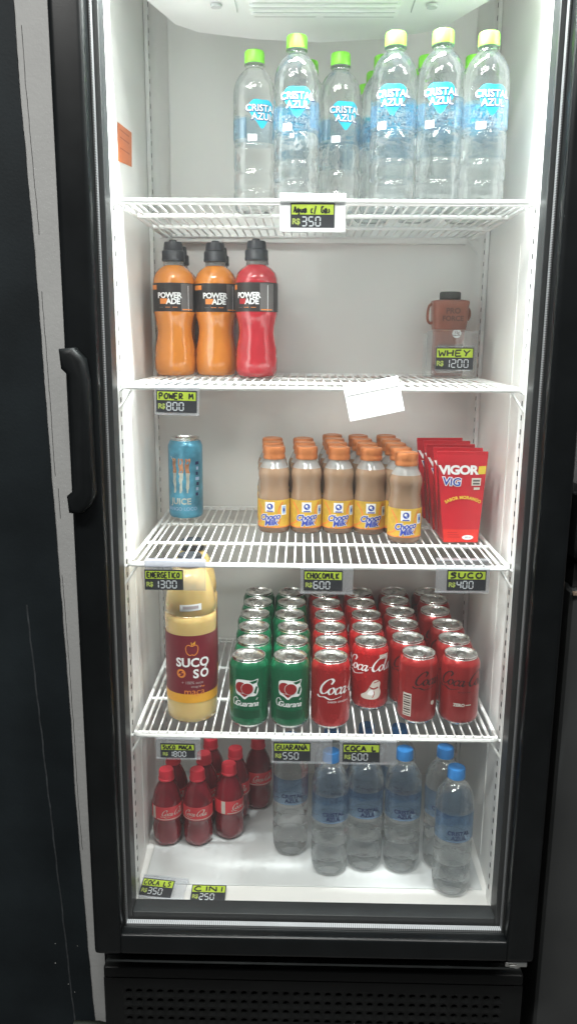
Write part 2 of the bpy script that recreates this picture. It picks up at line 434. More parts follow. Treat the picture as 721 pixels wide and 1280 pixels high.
# liner (white inside), corners rounded at the back
b = MB()
def liner_section():
    pts = [(-HW, -.012), (-wx(.2), .2)]
    R = .022; B = wx(DEP)
    for k in range(7):
        a = PI-k*PI/12; pts.append((-B+R+R*math.cos(a), DEP-R+R*math.sin(a)))
    for k in range(7):
        a = PI/2-k*PI/12; pts.append((B-R+R*math.cos(a), DEP-R+R*math.sin(a)))
    pts += [(wx(.2), .2), (HW, -.012)]
    return pts
P = liner_section(); n = len(P); zs = [ZF, .9, 1.4, 2.10]
b.add([(x,y,z) for z in zs for x,y in P], [(j*n+i, (j+1)*n+i, (j+1)*n+i+1, j*n+i+1) for j in range(len(zs)-1) for i in range(n-1)])
b.add([(x,y,ZF) for x,y in P], [tuple(range(n))]); b.add([(x,y,2.10) for x,y in P], [tuple(range(n))])
# raised duct panel on the upper back, rising to the evaporator
b.box(-.287,.287,.425,.4445,1.50,2.095,bev=.003)
part(b, 'liner', white_liner, angle=50)
# pressed seam on each side wall
for sx in (-1, 1):
    b = MB(); x = sx*wx(.13)
    b.box(x-.001, x+.0012, .128, .131, ZF+.02, 1.47); part(b, 'wall_seam', white_liner)
# floor tray
b = MB(); b.box(-.304,.304,.052,.438,ZF+.0005,ZF+.0025,bev=.0008)
part(b, 'floor_tray', pmat('tray_grey', (.62,.64,.645), .3, var=.05, scale=7))
# slotted pilasters at the four corners
rear_slot = pmat('rear_slot', (.16,.16,.16), .7)
for sx in (-1,1):
    for y0, y1, xi, xo, sm in ((.002,.034,.3063,.3126,dark_slot),(.404,.418,.3190,.3262,rear_slot)):
        b = MB()
        b.box(min(sx*xi,sx*xo), max(sx*xi,sx*xo), y0, y1, ZF+.002, 2.09, 0, bev=.001)
        z = ZF+.03; ym = (y0+y1)/2
        while z < 2.07:
            b.box(min(sx*(xi-.0004), sx*(xi+.002)), max(sx*(xi-.0004), sx*(xi+.002)), ym-.0022, ym+.0022, z, z+.008, 1)
            z += .0215
        part(b, 'pilaster', [white_wire, sm])
# evaporator cover with a bowed lower edge
b = MB()
low = [(-.245,.25,1.826),(-.208,.262,1.818),(-.113,.275,1.812),(-.005,.28,1.809),(.103,.275,1.813),(.183,.262,1.821),(.208,.25,1.828)]
top = [(-.285+.555*i/6, .05, 1.812) for i in range(7)]
rows = []
for j in range(6):
    t = j/5; rows.append([tuple(a+(c-a)*t for a, c in zip(p, q)) for p, q in zip(top, low)])
V = [p for r in rows for p in r]; F = [(j*7+i, j*7+i+1, (j+1)*7+i+1, (j+1)*7+i) for j in range(5) for i in range(6)]
o0 = len(V); V += [(x, y+.02, 2.085) for x, y, z in rows[-1]]; F += [(35+i, 36+i, o0+i+1, o0+i) for i in range(6)]
o1 = len(V); V += [(x, y, 2.095) for x, y, z in rows[0]]; F += [(i, o1+i, o1+i+1, i+1) for i in range(6)]
for e in (0, 6):   # side cheeks
    s0 = len(V); V += [(rows[j][e][0], rows[j][e][1], 2.095) for j in range(6)]
    F += [(j*7+e, (j+1)*7+e, s0+j+1, s0+j) for j in range(5)]
b.add(V, F)
ev = part(b, 'evaporator_cover', duct_mat, angle=40)
b = MB()
for k in range(5):
    y = .085+k*.018; b.box(-.115,.112,y,y+.009,1.8085,1.8125, 0, bev=.001); b.box(-.11,.107,y+.0095,y+.0165,1.8105,1.8120,1)
b.box(-.136,-.1345,.06,.155,1.8105,1.813,1); b.box(.131,.1325,.06,.155,1.8105,1.813,1)
for x in (-.165,.16):
    b.lathe([(0,1.8085),(.008,1.8085),(.009,1.812)], 1, 18, c=(x,.13))
o = b.build('louver', [duct_mat, grey_slot]); o.parent = ev
# orange sticker on the left wall
b = MB()
def on_wall(y, z, o): return (-wx(y)+o, y, z)
b.add([on_wall(.101,1.641,.0008),on_wall(.232,1.655,.0008),on_wall(.222,1.599,.0008),on_wall(.096,1.584,.0008)], [(0,3,2,1)])
for z in (1.633,1.622,1.606):
    b.add([on_wall(.115,z,.0014),on_wall(.20,z+.008,.0014),on_wall(.20,z+.0095,.0014),on_wall(.115,z+.0015,.0014)], [(0,1,2,3)], 1)
part(b, 'sticker', [orange_sticker, sticker_ink], smooth=False)

# grille with rows of slots
b = MB()
gx0, gx1, gz0, gz1, gy = -.362,.364,.02,.250,-.030
b.box(gx0,gx1,gy,.0,.2285,gz1,0,bev=.004); 
NC, NR = 38, 9; cw = (gx1-gx0-.03)/NC; ch = .0188
zt = .2285
b.box(gx0, gx0+.015, gy, 0, gz0, zt-.0005); b.box(gx1-.015, gx1, gy, 0, gz0, zt-.0005)
for r_ in range(NR):
    for c_ in range(NC):
        x0 = gx0+.015+c_*cw; x1 = x0+cw; z1 = zt-r_*ch; z0 = z1-ch
        cx, cz = (x0+x1)/2, (z0+z1)/2
        outer = [(x1,cz),(x1,z1),(cx,z1),(x0,z1),(x0,cz),(x0,z0),(cx,z0),(x1,z0)]
        inn = [(cx+cw*.32*math.cos(k*PI/4), cz+ch*.26*math.sin(k*PI/4)) for k in range(8)]
        vs = [(x,gy,z) for x,z in outer]+[(x,gy+.002,z) for x,z in inn]+[(x,gy+.015,z) for x,z in inn]
        fs = [(k,(k+1)%8,8+(k+1)%8,8+k) for k in range(8)]+[(8+k,8+(k+1)%8,16+(k+1)%8,16+k) for k in range(8)]
        if c_ not in (0, NC-1) and r_ > 0: b.add(vs, fs)
        else: b.add([(x0,gy,z0),(x1,gy,z0),(x1,gy,z1),(x0,gy,z1)], [(0,1,2,3)])
part(b, 'grille', pmat('grille_black', (.005,.0055,.0055), .5, var=.2, bump=.05, spec=.3))

# door: frame, glass, spacer bar, gasket, handle, hinge
b = MB()
FX, FI, FY0, FY1, DB, DT = .3605, .3145, -.086, -.044, .3225, 2.18
b.box(-FX,-FI,FY0,FY1,DB,DT,bev=.009); b.box(FI,FX,FY0,FY1,DB,DT,bev=.009)
b.box(-FI-.004,FI+.004,FY0+.0015,FY1-.001,DB+.0008,.3605,bev=.006); b.box(-FI-.004,FI+.004,FY0+.0015,FY1-.001,2.11,DT-.0008,bev=.006)
door = part(b, 'door', black_paint, angle=40)
b = MB(); b.box(-.3142,.3142,-.0665,-.0645,.3610,2.1095)
o = b.build('glass_pane', glass_pane, smooth=False); o.parent = door
b = MB()
for sx in (-1,1): b.box(min(sx*.3100,sx*.3118), max(sx*.3100,sx*.3118), -.063,-.053,.3625,2.108, 0)
b.box(-.3098,.3098,-.063,-.053,.3614,.3658,1)
o = b.build('spacer_bar', [spacer_side, spacer_low], smooth=False); o.parent = door
b = MB()  # black border of the inner pane and magnetic gasket behind it
for sx in (-1,1): b.box(min(sx*.3025,sx*.3140), max(sx*.3025,sx*.3140), -.050,-.016,.3615,2.108,bev=.002)
b.box(-.3024,.3024,-.0495,-.0165,.3612,.3775,bev=.002); b.box(-.3024,.3024,-.0495,-.0165,2.09,2.108,bev=.002)
o = b.build('gasket', black_plain); o.parent = door
b = MB()
hy0, hy1 = -.108, -.0862
prof = [(-.375,1.304),(-.354,1.306),(-.340,1.290),(-.336,1.26),(-.334,1.10),(-.340,1.084),(-.354,1.071),(-.372,1.073),(-.374,1.098),(-.364,1.106),(-.364,1.268),(-.373,1.277)]
nn = len(prof); bm = bmesh.new()
f = bm.faces.new([bm.verts.new((x+.012,hy1,z)) for x,z in prof]); r = bmesh.ops.extrude_face_region(bm, geom=[f])
for v in [g for g in r['geom'] if isinstance(g, bmesh.types.BMVert)]: v.co.y = hy0
bmesh.ops.recalc_face_normals(bm, faces=bm.faces[:])
bmesh.ops.bevel(bm, geom=[e for e in bm.edges if all(abs(v.co.y-hy0) < 1e-5 for v in e.verts)], offset=.008, segments=3, profile=.5, affect='EDGES')
b.from_bm(bm)
o = b.build('handle', pmat('handle_black', (.0045,.0055,.006), .5, var=.2, bump=.05, bscale=500, spec=.2), angle=50); o.parent = door
b = MB(); b.box(.316,.352,-.080,-.045,.3105,.3195,bev=.002); b.lathe([(0,.300),(.009,.300),(.009,.3100)],0,16,c=(.338,-.062)); b.box(.322,.334,-.083,-.0805,.312,.317,bev=.001)
o = b.build('hinge', steel); o.parent = door

# wire shelves
def shelf(z):
    b = MB(); r = .003
    Wd = .30
    def rr(w, y0, y1, z, rad=.012):
        p = []
        for cx, cy, a0 in ((w-rad,y0+rad,-PI/2),(w-rad,y1-rad,0),(-w+rad,y1-rad,PI/2),(-w+rad,y0+rad,PI)):
            for k in range(5): a = a0+k*PI/8; p.append((cx+rad*math.cos(a), cy+rad*math.sin(a), z))
        return p+[p[0]]
    b.tube(rr(Wd, .0, .438, z), .0034, 8)
    for y, rad in ((.013,.0030),(.141,.0034),(.283,.0034),(.424,.0025)): b.tube([(-Wd+.004,y,z-.001),(Wd-.004,y,z-.001)], rad, 8)
    for sx in (-1,1): b.tube([(sx*(Wd-.013),.004,z+.001),(sx*(Wd-.013),.434,z+.001)], .0026, 8)
    N = 38
    for k in range(N):
        x = -Wd+.0235+k*(2*Wd-.047)/(N-1)
        b.tube([(x,.010,z+.002),(x,.433,z+.002)], .0016, 6)
    sh = part(b, 'wire_shelf', white_wire)
    for sx in (-1,1):
        for yy in (.0, .405):
            c = MB()
            c.tube([(sx*.2995,yy+.012,z-.002),(sx*.3045,yy+.010,z-.005),(sx*.3072,yy+.010,z-.005)], .0024, 6)
            c.tube([(sx*.288,yy+.012,z-.004),(sx*.297,yy+.010,z-.018),(sx*.3068,yy+.008,z-.033)], .0022, 6)
            o = c.build('shelf_clip', white_wire); o.parent = sh
for z in SHELF: shelf(z)

# ------------------------------------------------------------------ price tags
def price_tag(cx, z_top, text, price, label, rz_tilt=0, w=.061, h=.033, holder=(-.035,.035,.012,-.036), kind='strip', y=-.0065, lying=None, group='price tags on the cooler shelves'):
    rnd = random.Random(text+price)
    root = empty('price_tag', (cx, y, z_top)); tag(root, label, 'price tag', group)
    b = MB()
    hx0, hx1, hz1, hz0 = holder
    if kind == 'white':
        b.box(hx0,hx1,.0006,.0016,hz0,hz1-.012,1); b.box(hx0,hx1,-.004,.009,hz1-.012,hz1,0,bev=.002); b.box(hx0,hx1,-.003,.004,hz0-.004,hz0+.002,0,bev=.001)
        mats = [holder_white, holder_white]
    elif kind == 'roll':
        b.box(hx0,hx1,.0006,.0014,hz0,0.004,0); b.box(hx0,hx1,-.002,.012,.0042,hz1,1,bev=.003)
        mats = [holder_clear, holder_grey]
    elif kind == 'none': mats = None
    else:
        b.box(hx0,hx1,.0006,.0014,hz0,hz1,0); b.box(hx0,hx1,-.0012,.0004,hz0-.0015,hz0+.001,1)
        b.box(hx0,hx1,-.001,.010,hz1-.001,hz1+.001,0)
        mats = [holder_clear, holder_clear]
    if mats: b.build('tag_holder', mats, root)
    c = MB()
    def mp(x, zz, off): return (x, -off, zz)
    c.box(-w/2,w/2,-.0004,.0004,-h,0,0)
    zs = -h*.47
    c.flat(rect(-w/2+.0016,w/2-.0016,zs+.0006,-.0022), mp, 1, .0008)
    g = hand(text, h*.27, w*.84, .0029 if len(text) < 7 else .0023, rnd); c.flat(xf(g, 1, dx=-w*.43, dz=-h*.395), mp, 2, .0011)
    g = seven(price, h*.35, h*.185, h*.10, .0017); c.flat(xf(g, 1, dx=-w*.24, dz=-h*.90), mp, 3, .0008)
    c.flat(xf(text2d('R$', h*.22, bold=.03, space=.85), 1, dx=-w/2+.0080, dz=-h*.72), mp, 4, .0008)
    c.build('tag_card', [tag_black, tag_lime, tag_ink, tag_digit, tag_rs], root, smooth=False)
    if lying: root.rotation_euler = lying
    else: root.rotation_euler = (0, rz_tilt, 0)
    return root
price_tag(-.0165,1.509,"Agua c/ Gas",'350','lime and black price tag R$ 350 in a white clip under top shelf', holder=(-.047,.047,.0125,-.036), kind='white', h=.0345, w=.063)
price_tag(-.2165,1.2425,'POWER M','800','lime and black price tag reading POWER R$ 800 below orange sports drinks', holder=(-.033,.034,.012,-.036), rz_tilt=.02)
price_tag(-.243,.9625,'ENERGETICO','1300','lime and black price tag reading ENERGETICO R$ 1300 below blue energy can', holder=(-.030,.066,.016,-.034), kind='roll')
price_tag(.008,.9645,'CHOCOMILK','600','lime and black price tag reading CHOCOMILK R$ 600 below milk bottles', holder=(-.036,.047,.003,-.037), rz_tilt=.008)
price_tag(.232,.968,'SUCO','400','lime and black price tag reading SUCO R$ 400 below red cartons', holder=(-.048,.036,.016,-.036))
price_tag(-.2275,.664,"SUCO MAÇA".replace('Ç','C'),'1800','dim price tag reading SUCO MACA R$ 1800 below the apple juice bottle', holder=(-.036,.038,.008,-.027), w=.057, h=.026)
price_tag(-.0385,.669,"GUARANA'",'550','lime and black price tag reading GUARANA R$ 550 below green cans', holder=(-.034,.066,.004,-.036))
price_tag(.0755,.669,'COCA L','600','lime and black price tag reading COCA L R$ 600 below red cans', holder=(-.036,.058,.004,-.036))
t = price_tag(-.275,ZF+.017,'COCA LS','350','price tag R$ 350 in clear sleeve lying on cooler floor, leftmost', holder=(-.031,.052,.006,-.036), group='price tags lying on the cooler floor', w=.058, lying=(-1.25,0,-.13))
t.location = (-.274,.045,ZF+.016)
t = price_tag(-.184,ZF+.017,'CINI','250','price tag reading CINI R$ 250 lying flat on white cooler floor', kind='none', group='price tags lying on the cooler floor', w=.061, lying=(-1.3,0,-.01))
t.location = (-.184,.040,ZF+.010)
# WHEY tag on its clear bin
bin_ = empty('card_bin', (.246,.30,1.2505)); tag(bin_, 'clear acrylic bin with curled sides in front of brown shake bottle', 'acrylic bin')
b = MB(); b.box(-.047,.047,-.002,0,0,.084); b.box(-.0468,-.0448,.0005,.045,0,.080); b.box(.0448,.0468,.0005,.045,0,.080); b.box(-.044,.044,.0005,.045,0,.002)
b.build('bin_wall', acrylic, bin_, smooth=False)
price_tag(.251,1.305,'WHEY','1200','WHEY R$ 1200 price tag stuck on the clear acrylic bin', w=.069, h=.040, holder=(-.0355,.0355,.0012,-.0412), kind='strip', y=.2955)
# blank folded paper tag
root = empty('paper_tag', (.0735,-.0085,1.2545), 0); tag(root, 'blank white folded paper tag hanging askew from second shelf rail', 'paper tag')
b = MB(); 
pw, ph = .041,.047
P2 = [(-.010,.010),(-.004,.004),(.0,-.004),(.002,-.012),(.0,-ph)]
b.add([(x,-(-y),z) for y,z in [(-.0125,-ph),(-.0085,-.018),(-.0065,-.009),(-.004,-.002),(.004,.004),(.014,.003)] for x in (-pw,pw)], [(2*i,2*i+1,2*i+3,2*i+2) for i in range(5)])
pt = b.build('sheet', paper, root, smooth=False); so = pt.modifiers.new('thickness','SOLIDIFY'); so.thickness = .0008
b = MB(); b.tube([(-pw+.002,-.0068,-.009),(pw-.002,-.0068,-.009)], .0012, 6)
b.build('fold', paper, root)
root.rotation_euler = (0,-.21,0)

# ------------------------------------------------------------------ products
S = .001
ORD = ['first','second','third','fourth','fifth','sixth','seventh']
def place(proto, used, x, y, z, rz=0):
    o = proto if not used[0] else copy_tree(proto); used[0] = True
    o.location = (x,y,z); o.rotation_euler = (0,0,rz)
    return o

# -- water bottles
def water_bottle(name, cap_mat, kind):
    root = empty(name)
    prof = [(0,5),(12,4.5),(20,1),(26,0),(30.5,4),(33,12),(33.3,28),(32.4,30),(31.4,32.5),(32.4,35),(33.3,37),(33.3,57),(32.3,59.5),(31.2,62),(32.3,64.5),(33.3,67),(33.3,97),(32.3,99.5),(31.2,102),(32.4,104.5),(33.4,107),(33.4,166),(33.1,174),(32.2,182),(30.0,190),(26.6,197),(22.4,203),(17.6,208),(14.6,210.5),(13.6,212),(13.6,215),(16,216),(16,217.5),(13.2,218),(0,218.1)]
    def mod(t, z): 
        a = .016*abs(math.sin(2.5*t)) if z < 14 else (.010*math.cos(9*t) if 36 < z < 98 else 0)
        return 1-a
    b = MB(); b.lathe(prof, 0, 60, mod); b.build('bottle', water, root, scale=S, angle=60)
    c = MB(); c.lathe([(13,218.3),(15.3,218.3),(15.3,220.0),(15.1,234),(14.2,236.3),(0,236.6)], 0, 56, lambda t,z: 1+(.012*math.cos(28*t) if 219<z<234.5 else 0)); c.build('cap', cap_mat, root, scale=S)
    rf = lambda z: 33.5
    m = cyl(rf); d = MB()
    if kind == 'still':
        drop = smoothpath([(0,-24),(-9,-14),(-19,-1),(-21,9),(-13,17),(0,17),(13,17),(21,9),(19,-1),(9,-14)], 6, True)
        d.flat(xf(refine(poly(drop), 6),1,dz=143), m, 0, .35)
        t1 = text2d('CRISTAL', 9.5, bold=.015, maxlen=4); t2 = text2d('AZUL', 9.5, bold=.015, maxlen=4); b1 = text2d('CRISTAL', 9.5, bold=.075, maxlen=4); b2 = text2d('AZUL', 9.5, bold=.075, maxlen=4)
        for tt, to, dx, dz in ((t1,b1,0,148.5),(t2,b2,1,136.5)):
            d.flat(xf(to,1.0,dx=dx+.3,dz=dz-.4), m, 2, .6); d.flat(xf(tt,1.0,dx=dx,dz=dz), m, 1, .9)
        d.flat(xf(band(-19,19,20,62),1,dz=125), m, 3, .3); d.flat(xf(band(-14,15,-60,-24),1,dz=120), m, 3, .3)
        d.flat(xf(band(-5,5,-22,-8,6),1,dz=106), m, 1, .4)
        d.flat(xf(band(-24,22,66,140),1,dz=128), m, 3, .3)
    else:
        d.flat(xf(band(-26,26,-50,50),1,dz=136), m, 4, .3)
        t1 = text2d('CRISTAL', 7, bold=.03, maxlen=4); t2 = text2d('AZUL', 7, bold=.03, maxlen=4)
        d.flat(xf(t1,1.05,dz=128), m, 2, .7); d.flat(xf(t2,1.05,dz=119), m, 2, .7)
        d.flat(refine(stroke([(-22,112),(22,112)],.8),5), m, 5, .55)
    d.build('label', [cyan_print, white_print, navy_print, film_blue, film_dark, ink_paleblue], root, scale=S, angle=60)
    return root
still = water_bottle('water_bottle', lime_cap, 'still'); us = [False]
zb = SHELF[0]+.0042
names_front = ['leftmost and set back','second from left','third from left','fourth from left','fifth from left','rightmost']
for i, (x, y) in enumerate([(-.108,.146),(-.042,.080),(.0255,.155),(.1012,.067),(.1685,.058),(.2355,.066)]):
    o = place(still, us, x, y, zb, random.choice((-.15,.05,.15,.25,.1))+(0 if i else .25))
    tag(o, 'lime capped water bottle on top shelf, front row, %s' % names_front[i], 'water bottle', 'lime capped water bottles on the top shelf')
backs = [(-.024,.192,'behind the second front bottle from left'),(.0005,.318,'at the back between second and third bottles'),(.0935,.167,'directly behind the fourth front bottle'),
 (.0875,.247,'second behind the fourth front bottle'),(.079,.318,'third behind the fourth front bottle'),(.163,.167,'directly behind the fifth front bottle'),(.159,.238,'second behind the fifth front bottle'),(.2365,.166,'directly behind the rightmost front bottle'),(.2435,.245,'second behind the rightmost front bottle')]
for x, y, t in backs:
    o = place(still, us, x, y, zb, random.uniform(-.5,.5)); tag(o, 'lime capped water bottle on top shelf, '+t, 'water bottle', 'lime capped water bottles on the top shelf')
spark = water_bottle('water_bottle', blue_cap, 'sparkling'); us = [False]
zb = ZF+.0045
for x, y, rz, t in [(-.042,.163,.1,'below the GUARANA tag, its cap hidden'),(.031,.106,.15,'between the GUARANA and COCA L tags'),(.096,.122,.1,'below the COCA L tag, its cap hidden'),(.165,.118,.0,'right of the COCA L tag, second visible cap'),
   (.247,.0565,.1,'standing foremost at the right'),(.240,.127,-.2,'just behind the foremost right bottle'),(.036,.192,.3,'in second row between GUARANA and COCA L tags'),(.103,.208,.0,'in second row behind COCA L tag'),(.166,.205,.2,'in second row behind the second visible cap')]:
    o = place(spark, us, x, y, zb, rz); tag(o, 'blue capped water bottle on cooler floor, '+t, 'water bottle', 'blue capped water bottles on the cooler floor')

# -- sports drinks
def sports(mat, word_box):
    root = empty('sports_drink')
    prof = [(0,3),(20,2),(30,0),(35,3),(37.5,12),(38,26),(37.4,34),(36.6,36),(37.2,46),(36.2,52),(33.4,66),(31.8,78),(32.6,90),(35.6,104),(38,114),(38,165),(37.3,172),(34,182),(27,190),(21,194),(19,196),(0,196.5)]
    def mod(t, z): return 1-(.030*max(0,math.cos(4*t+.8))**3 if 30 < z < 100 else 0)
    b = MB(); b.lathe(prof, 0, 56, mod); b.build('bottle', mat, root, scale=S, angle=60)
    n = MB(); n.lathe([(19.3,195),(18.4,199),(17.5,206),(0,206.2)],0,32); n.build('neck', clear_neck, root, scale=S)
    c = MB(); c.lathe([(19.5,203.5),(20.8,204),(20.8,208),(20.2,209),(20.2,220),(19.2,222),(17.6,223),(16.6,234),(15.6,237),(0,237.6)],0,48,lambda t,z: 1+(.018*math.cos(24*t) if 208<=z<=222 else 0))
    c.lathe([(7,236),(7,239.5),(5.5,240.6),(0,240.8)],0,20,c=(1,-4))
    c.build('cap', black_cap, root, scale=S, angle=50)
    rf = prof_r(prof); m = cyl(38.0); d = MB()
    d.flat(band(114.5,164.5,-118,119,96), m, 0, .3)
    d.flat(band(116,163,24,52,10), m, 5, .5)
    d.flat(band(153,161,-52,-24,10), m, 2, .6)
    d.flat(xf(text2d('POWER',9.4,bold=.035,space=.95,maxlen=4),1,dx=2,dz=143), m, 1, .7)
    d.flat(xf(text2d('ADE',9.4,bold=.035,space=.95,maxlen=4),1,dx=9.5,dz=132.5), m, 1, .7)
    d.flat(xf(band(-4.6,4.6,-7,7,4),1,dx=-8.5,dz=132.5), m, word_box, .7)
    for k in range(3): d.flat(band(121.5+k*.0,122.3,-18+k*13,-9+k*13,4), m, 2 if k else 5, .7)
    d.flat(band(117,119,26,48,6), m, 2, .7); d.flat(band(116,160,38,39,2), m, 1, .6)
    d.build('label', [label_black, white_print, ink_orange, ink_red, label_black, label_grey], root, scale=S, angle=60)
    return root
zb = SHELF[1]+.0042
po = sports(orange_drink, 2); uo = [False]; pr_ = sports(red_drink, 3); ur = [False]
g = 'sports drinks on the second shelf'
for x, y, rz, t in [(-.265,.303,-.15,'leftmost in the front row'),(-.190,.312,.02,'in the middle of the front row'),(-.2690,.3855,.1,'behind the leftmost front one')]:
    tag(place(po, uo, x, y, zb, rz), 'orange sports drink with black cap, '+t, 'sports drink', g)
for x, y, rz, t in [(-.1125,.276,-.42,'right end of the front row'),(-.1930,.3950,.0,'half hidden behind the middle orange one'),(-.1165,.3740,.1,'hidden behind the front red one')]:
    tag(place(pr_, ur, x, y, zb, rz), 'red sports drink with black cap, '+t, 'sports drink', g)

# -- brown protein shake
root = empty('protein_shake', (.252,.378,SHELF[1]+.0042)); tag(root, 'brown protein shake bottle with dark cap behind the WHEY tag', 'shake bottle')
def rs(w, d, z, n=36, p=4.0):
    out = []
    for k in range(n):
        t = 2*PI*k/n; c, s = math.cos(t), math.sin(t)
        out.append((w*math.copysign(abs(c)**(2/p), c), d*math.copysign(abs(s)**(2/p), s), z))
    return out
def loft(mb, rings, mi=0):
    n = len(rings[0]); V = [p for r in rings for p in r]
    F = [(j*n+i, j*n+(i+1)%n, (j+1)*n+(i+1)%n, (j+1)*n+i) for j in range(len(rings)-1) for i in range(n)]
    F += [tuple(reversed(range(n))), tuple(range((len(rings)-1)*n, len(rings)*n))]
    mb.add(V, F, mi)
b = MB(); loft(b, [rs(27,24,0),rs(29,26,4),rs(29,26,62),rs(29.5,26.5,86)]); 
loft(b, [rs(31,28,87),rs(33,29,100),rs(34.5,30,128),rs(35.5,30.5,138),rs(34.5,29.5,141),rs(22,21,143)])
b.build('bottle', brown_bottle, root, scale=S, angle=50)
b = MB(); b.lathe([(19,143.5),(20,144),(20,155),(18.5,157.5),(0,158)],0,40,lambda t,z:1+(.012*math.cos(22*t) if 144<z<156 else 0)); b.build('cap', pmat('charcoal_cap',(.05,.048,.045),.5), root, scale=S)
b = MB(); b.tube(smoothpath([(-33,-4,136),(-40,-6,131),(-42.5,-6,118),(-42,-6,105),(-37,-5,99),(-32,-4,101)],5), 2.6, 8); b.build('strap', brown_bottle, root, scale=S); b = MB(); b.tube(smoothpath([(34,-4,128),(37,-5,122),(37.5,-5,112),(34,-4,105)],5), 2.6, 8); b.build('strap', brown_bottle, root, scale=S)
b = MB(); mp = lambda x,z,off: (x,-30-off,z)
b.flat(xf(text2d('PRO',10,bold=.03),1,dx=2,dz=122), lambda x,z,off:(x,-30.9-off,z), 0, 0); b.flat(xf(text2d('FORCE',9,bold=.03),1,dx=2,dz=108), lambda x,z,off:(x,-30.4-off,z), 0, 0)
b.flat(disc(11,80,8.5), lambda x,z,off:(x,-27.2-off,z), 1, 0); b.flat(xf(text2d('15g',5,bold=.03),1,dx=11,dz=82), lambda x,z,off:(x,-27.4-off,z), 0, 0)
b.flat(rect(-7+11,7+11,76,77.4), lambda x,z,off:(x,-27.4-off,z), 0, 0)
b.flat(rect(-24,24,6,60), lambda x,z,off:(x,-26.4-off,z), 2, 0)
b.flat(xf(text2d('WHEY',15,bold=.03),1,dx=0,dz=15), lambda x,z,off:(x,-26.7-off,z), 0, 0)
b.build('label', [brown_dark, white_print, pmat('shake_grey',(.17,.105,.085),.45)], root, scale=S, smooth=False)

# -- cans
def add_lid(root, r, H):
    b = MB(); k = r/33.0
    b.lathe([(25.6*k,H-4.5),(27.0*k,H-3),(28.0*k,H-.6),(27.6*k,H),(26.6*k,H-.3),(25.6*k,H-3.0),(24.4*k,H-4.2),(22.5*k,H-3.2),(0,H-3.0)],0,48)
    lid = b.build('lid', alu, root, scale=S, angle=28)
    t = MB()
    ring = smoothpath([(0,-13),(6.5,-11),(8,-3),(7,6),(0,9.5),(-7,6),(-8,-3),(-6.5,-11)],5,True)
    inner = [(x*.5,z*.42-5.5) for x,z in ring]
    n = len(ring); z0, z1 = H-2.8, H-1.5
    V = [(x,y,z1) for x,y in ring]+[(x,y,z1) for x,y in inner]+[(x,y,z0) for x,y in ring]+[(x,y,z0) for x,y in inner]
    F = []
    for i in range(n):
        j = (i+1)%n; F += [(i,j,n+j,n+i),(2*n+i,2*n+j,j,i),(n+i,n+j,3*n+j,3*n+i)]
    t.add(V,F); t.lathe([(0,H-.9),(2.6,H-1),(3,H-2.9)],0,14,c=(0,2))
    t.lathe([(9.5,H-2.95),(9.0,H-2.5),(8.5,H-2.95)],0,22,c=(0,10))
    t.build('pull_tab', steel, lid, scale=S, angle=40)
def can_profile(r, H):
    return [(0,4,1),(17,3.5,1),(22,1,1),(24,0,1),(26,.6,1),(28,3,1),(30.5,6.5,0),(r-.4,10.5,0),(r,14,0),(r,H-17,0),(r-.6,H-14,0),(r-3.2,H-8,0),(r-5.6,H-5,1),(r-6.2,H-4.0,1)]
def can(name, body, extra, art, r=33.0, H=122.0):
    root = empty(name); b = MB(); p = can_profile(r,H)
    b.lathe(p, 0, 56); art(b, cyl(prof_r(p[6:])), r, H)
    b.build('body', [body, alu]+extra, root, scale=S, angle=50); add_lid(root, r, H)
    return root
def art_guarana(b, m, r, H):
    shape = smoothpath([(-17,14),(-4,16.5),(10,15),(21,17),(19,8),(21.5,-2),(17,-12),(5,-13),(-2,-18),(-9,-13),(-17,-9),(-18.5,2)],4,True)
    b.flat(xf(refine(poly(shape),6),1,dz=73), m, 2, .3)
    for cx, cz in ((-8.5,75.5),(2.5,74)):
        b.flat(refine(disc(cx,cz,10.35),6), m, 2, .6 if cx<0 else 1.0); b.flat(refine(disc(cx,cz,9.7),6), m, 3, .8 if cx<0 else 1.2)
    b.flat(refine(poly([(-11,65.5),(5,64),(-2,58.5)]),5), m, 3, .5)
    b.flat(refine(poly([(6,86),(20,89),(18,84),(11,82)]),5), m, 0, .6)
    b.flat(refine(poly([(17,78),(20,76),(17,64),(13,66)]),5), m, 0, .6)
    b.flat(xf(text2d('Guarana',9.5,shear=.35,bold=.012,space=.9,maxlen=4),1,dz=47), m, 2, .3)
    b.flat(stroke([(17.5,53.5),(20,57)],1.2), m, 2, .3)
    G = smoothpath([(-14,53),(-18,57),(-23,52),(-22,44),(-17,44),(-16,49)],5); b.flat(stroke(G,1.6,(.4,.4)), m, 2, .3)
    b.flat(band(20,34,-24,24,12), m, 5, .3)
def art_coke(b, m, r, H, slot=2, dx=30, dz=76, rib=True, sc_=11.8):
    b.flat(xf(refine(COCA,.6),sc_,dx=dx,dz=dz-1), m, slot, .3)
    if rib: b.flat(xf(text2d('SABOR ORIGINAL',3.2,space=1.1,maxlen=4),1,dx=dx-16,dz=dz-24), m, slot, .3)
    b.flat(band(14,17,-40,60,30), m, slot, .3) if False else None
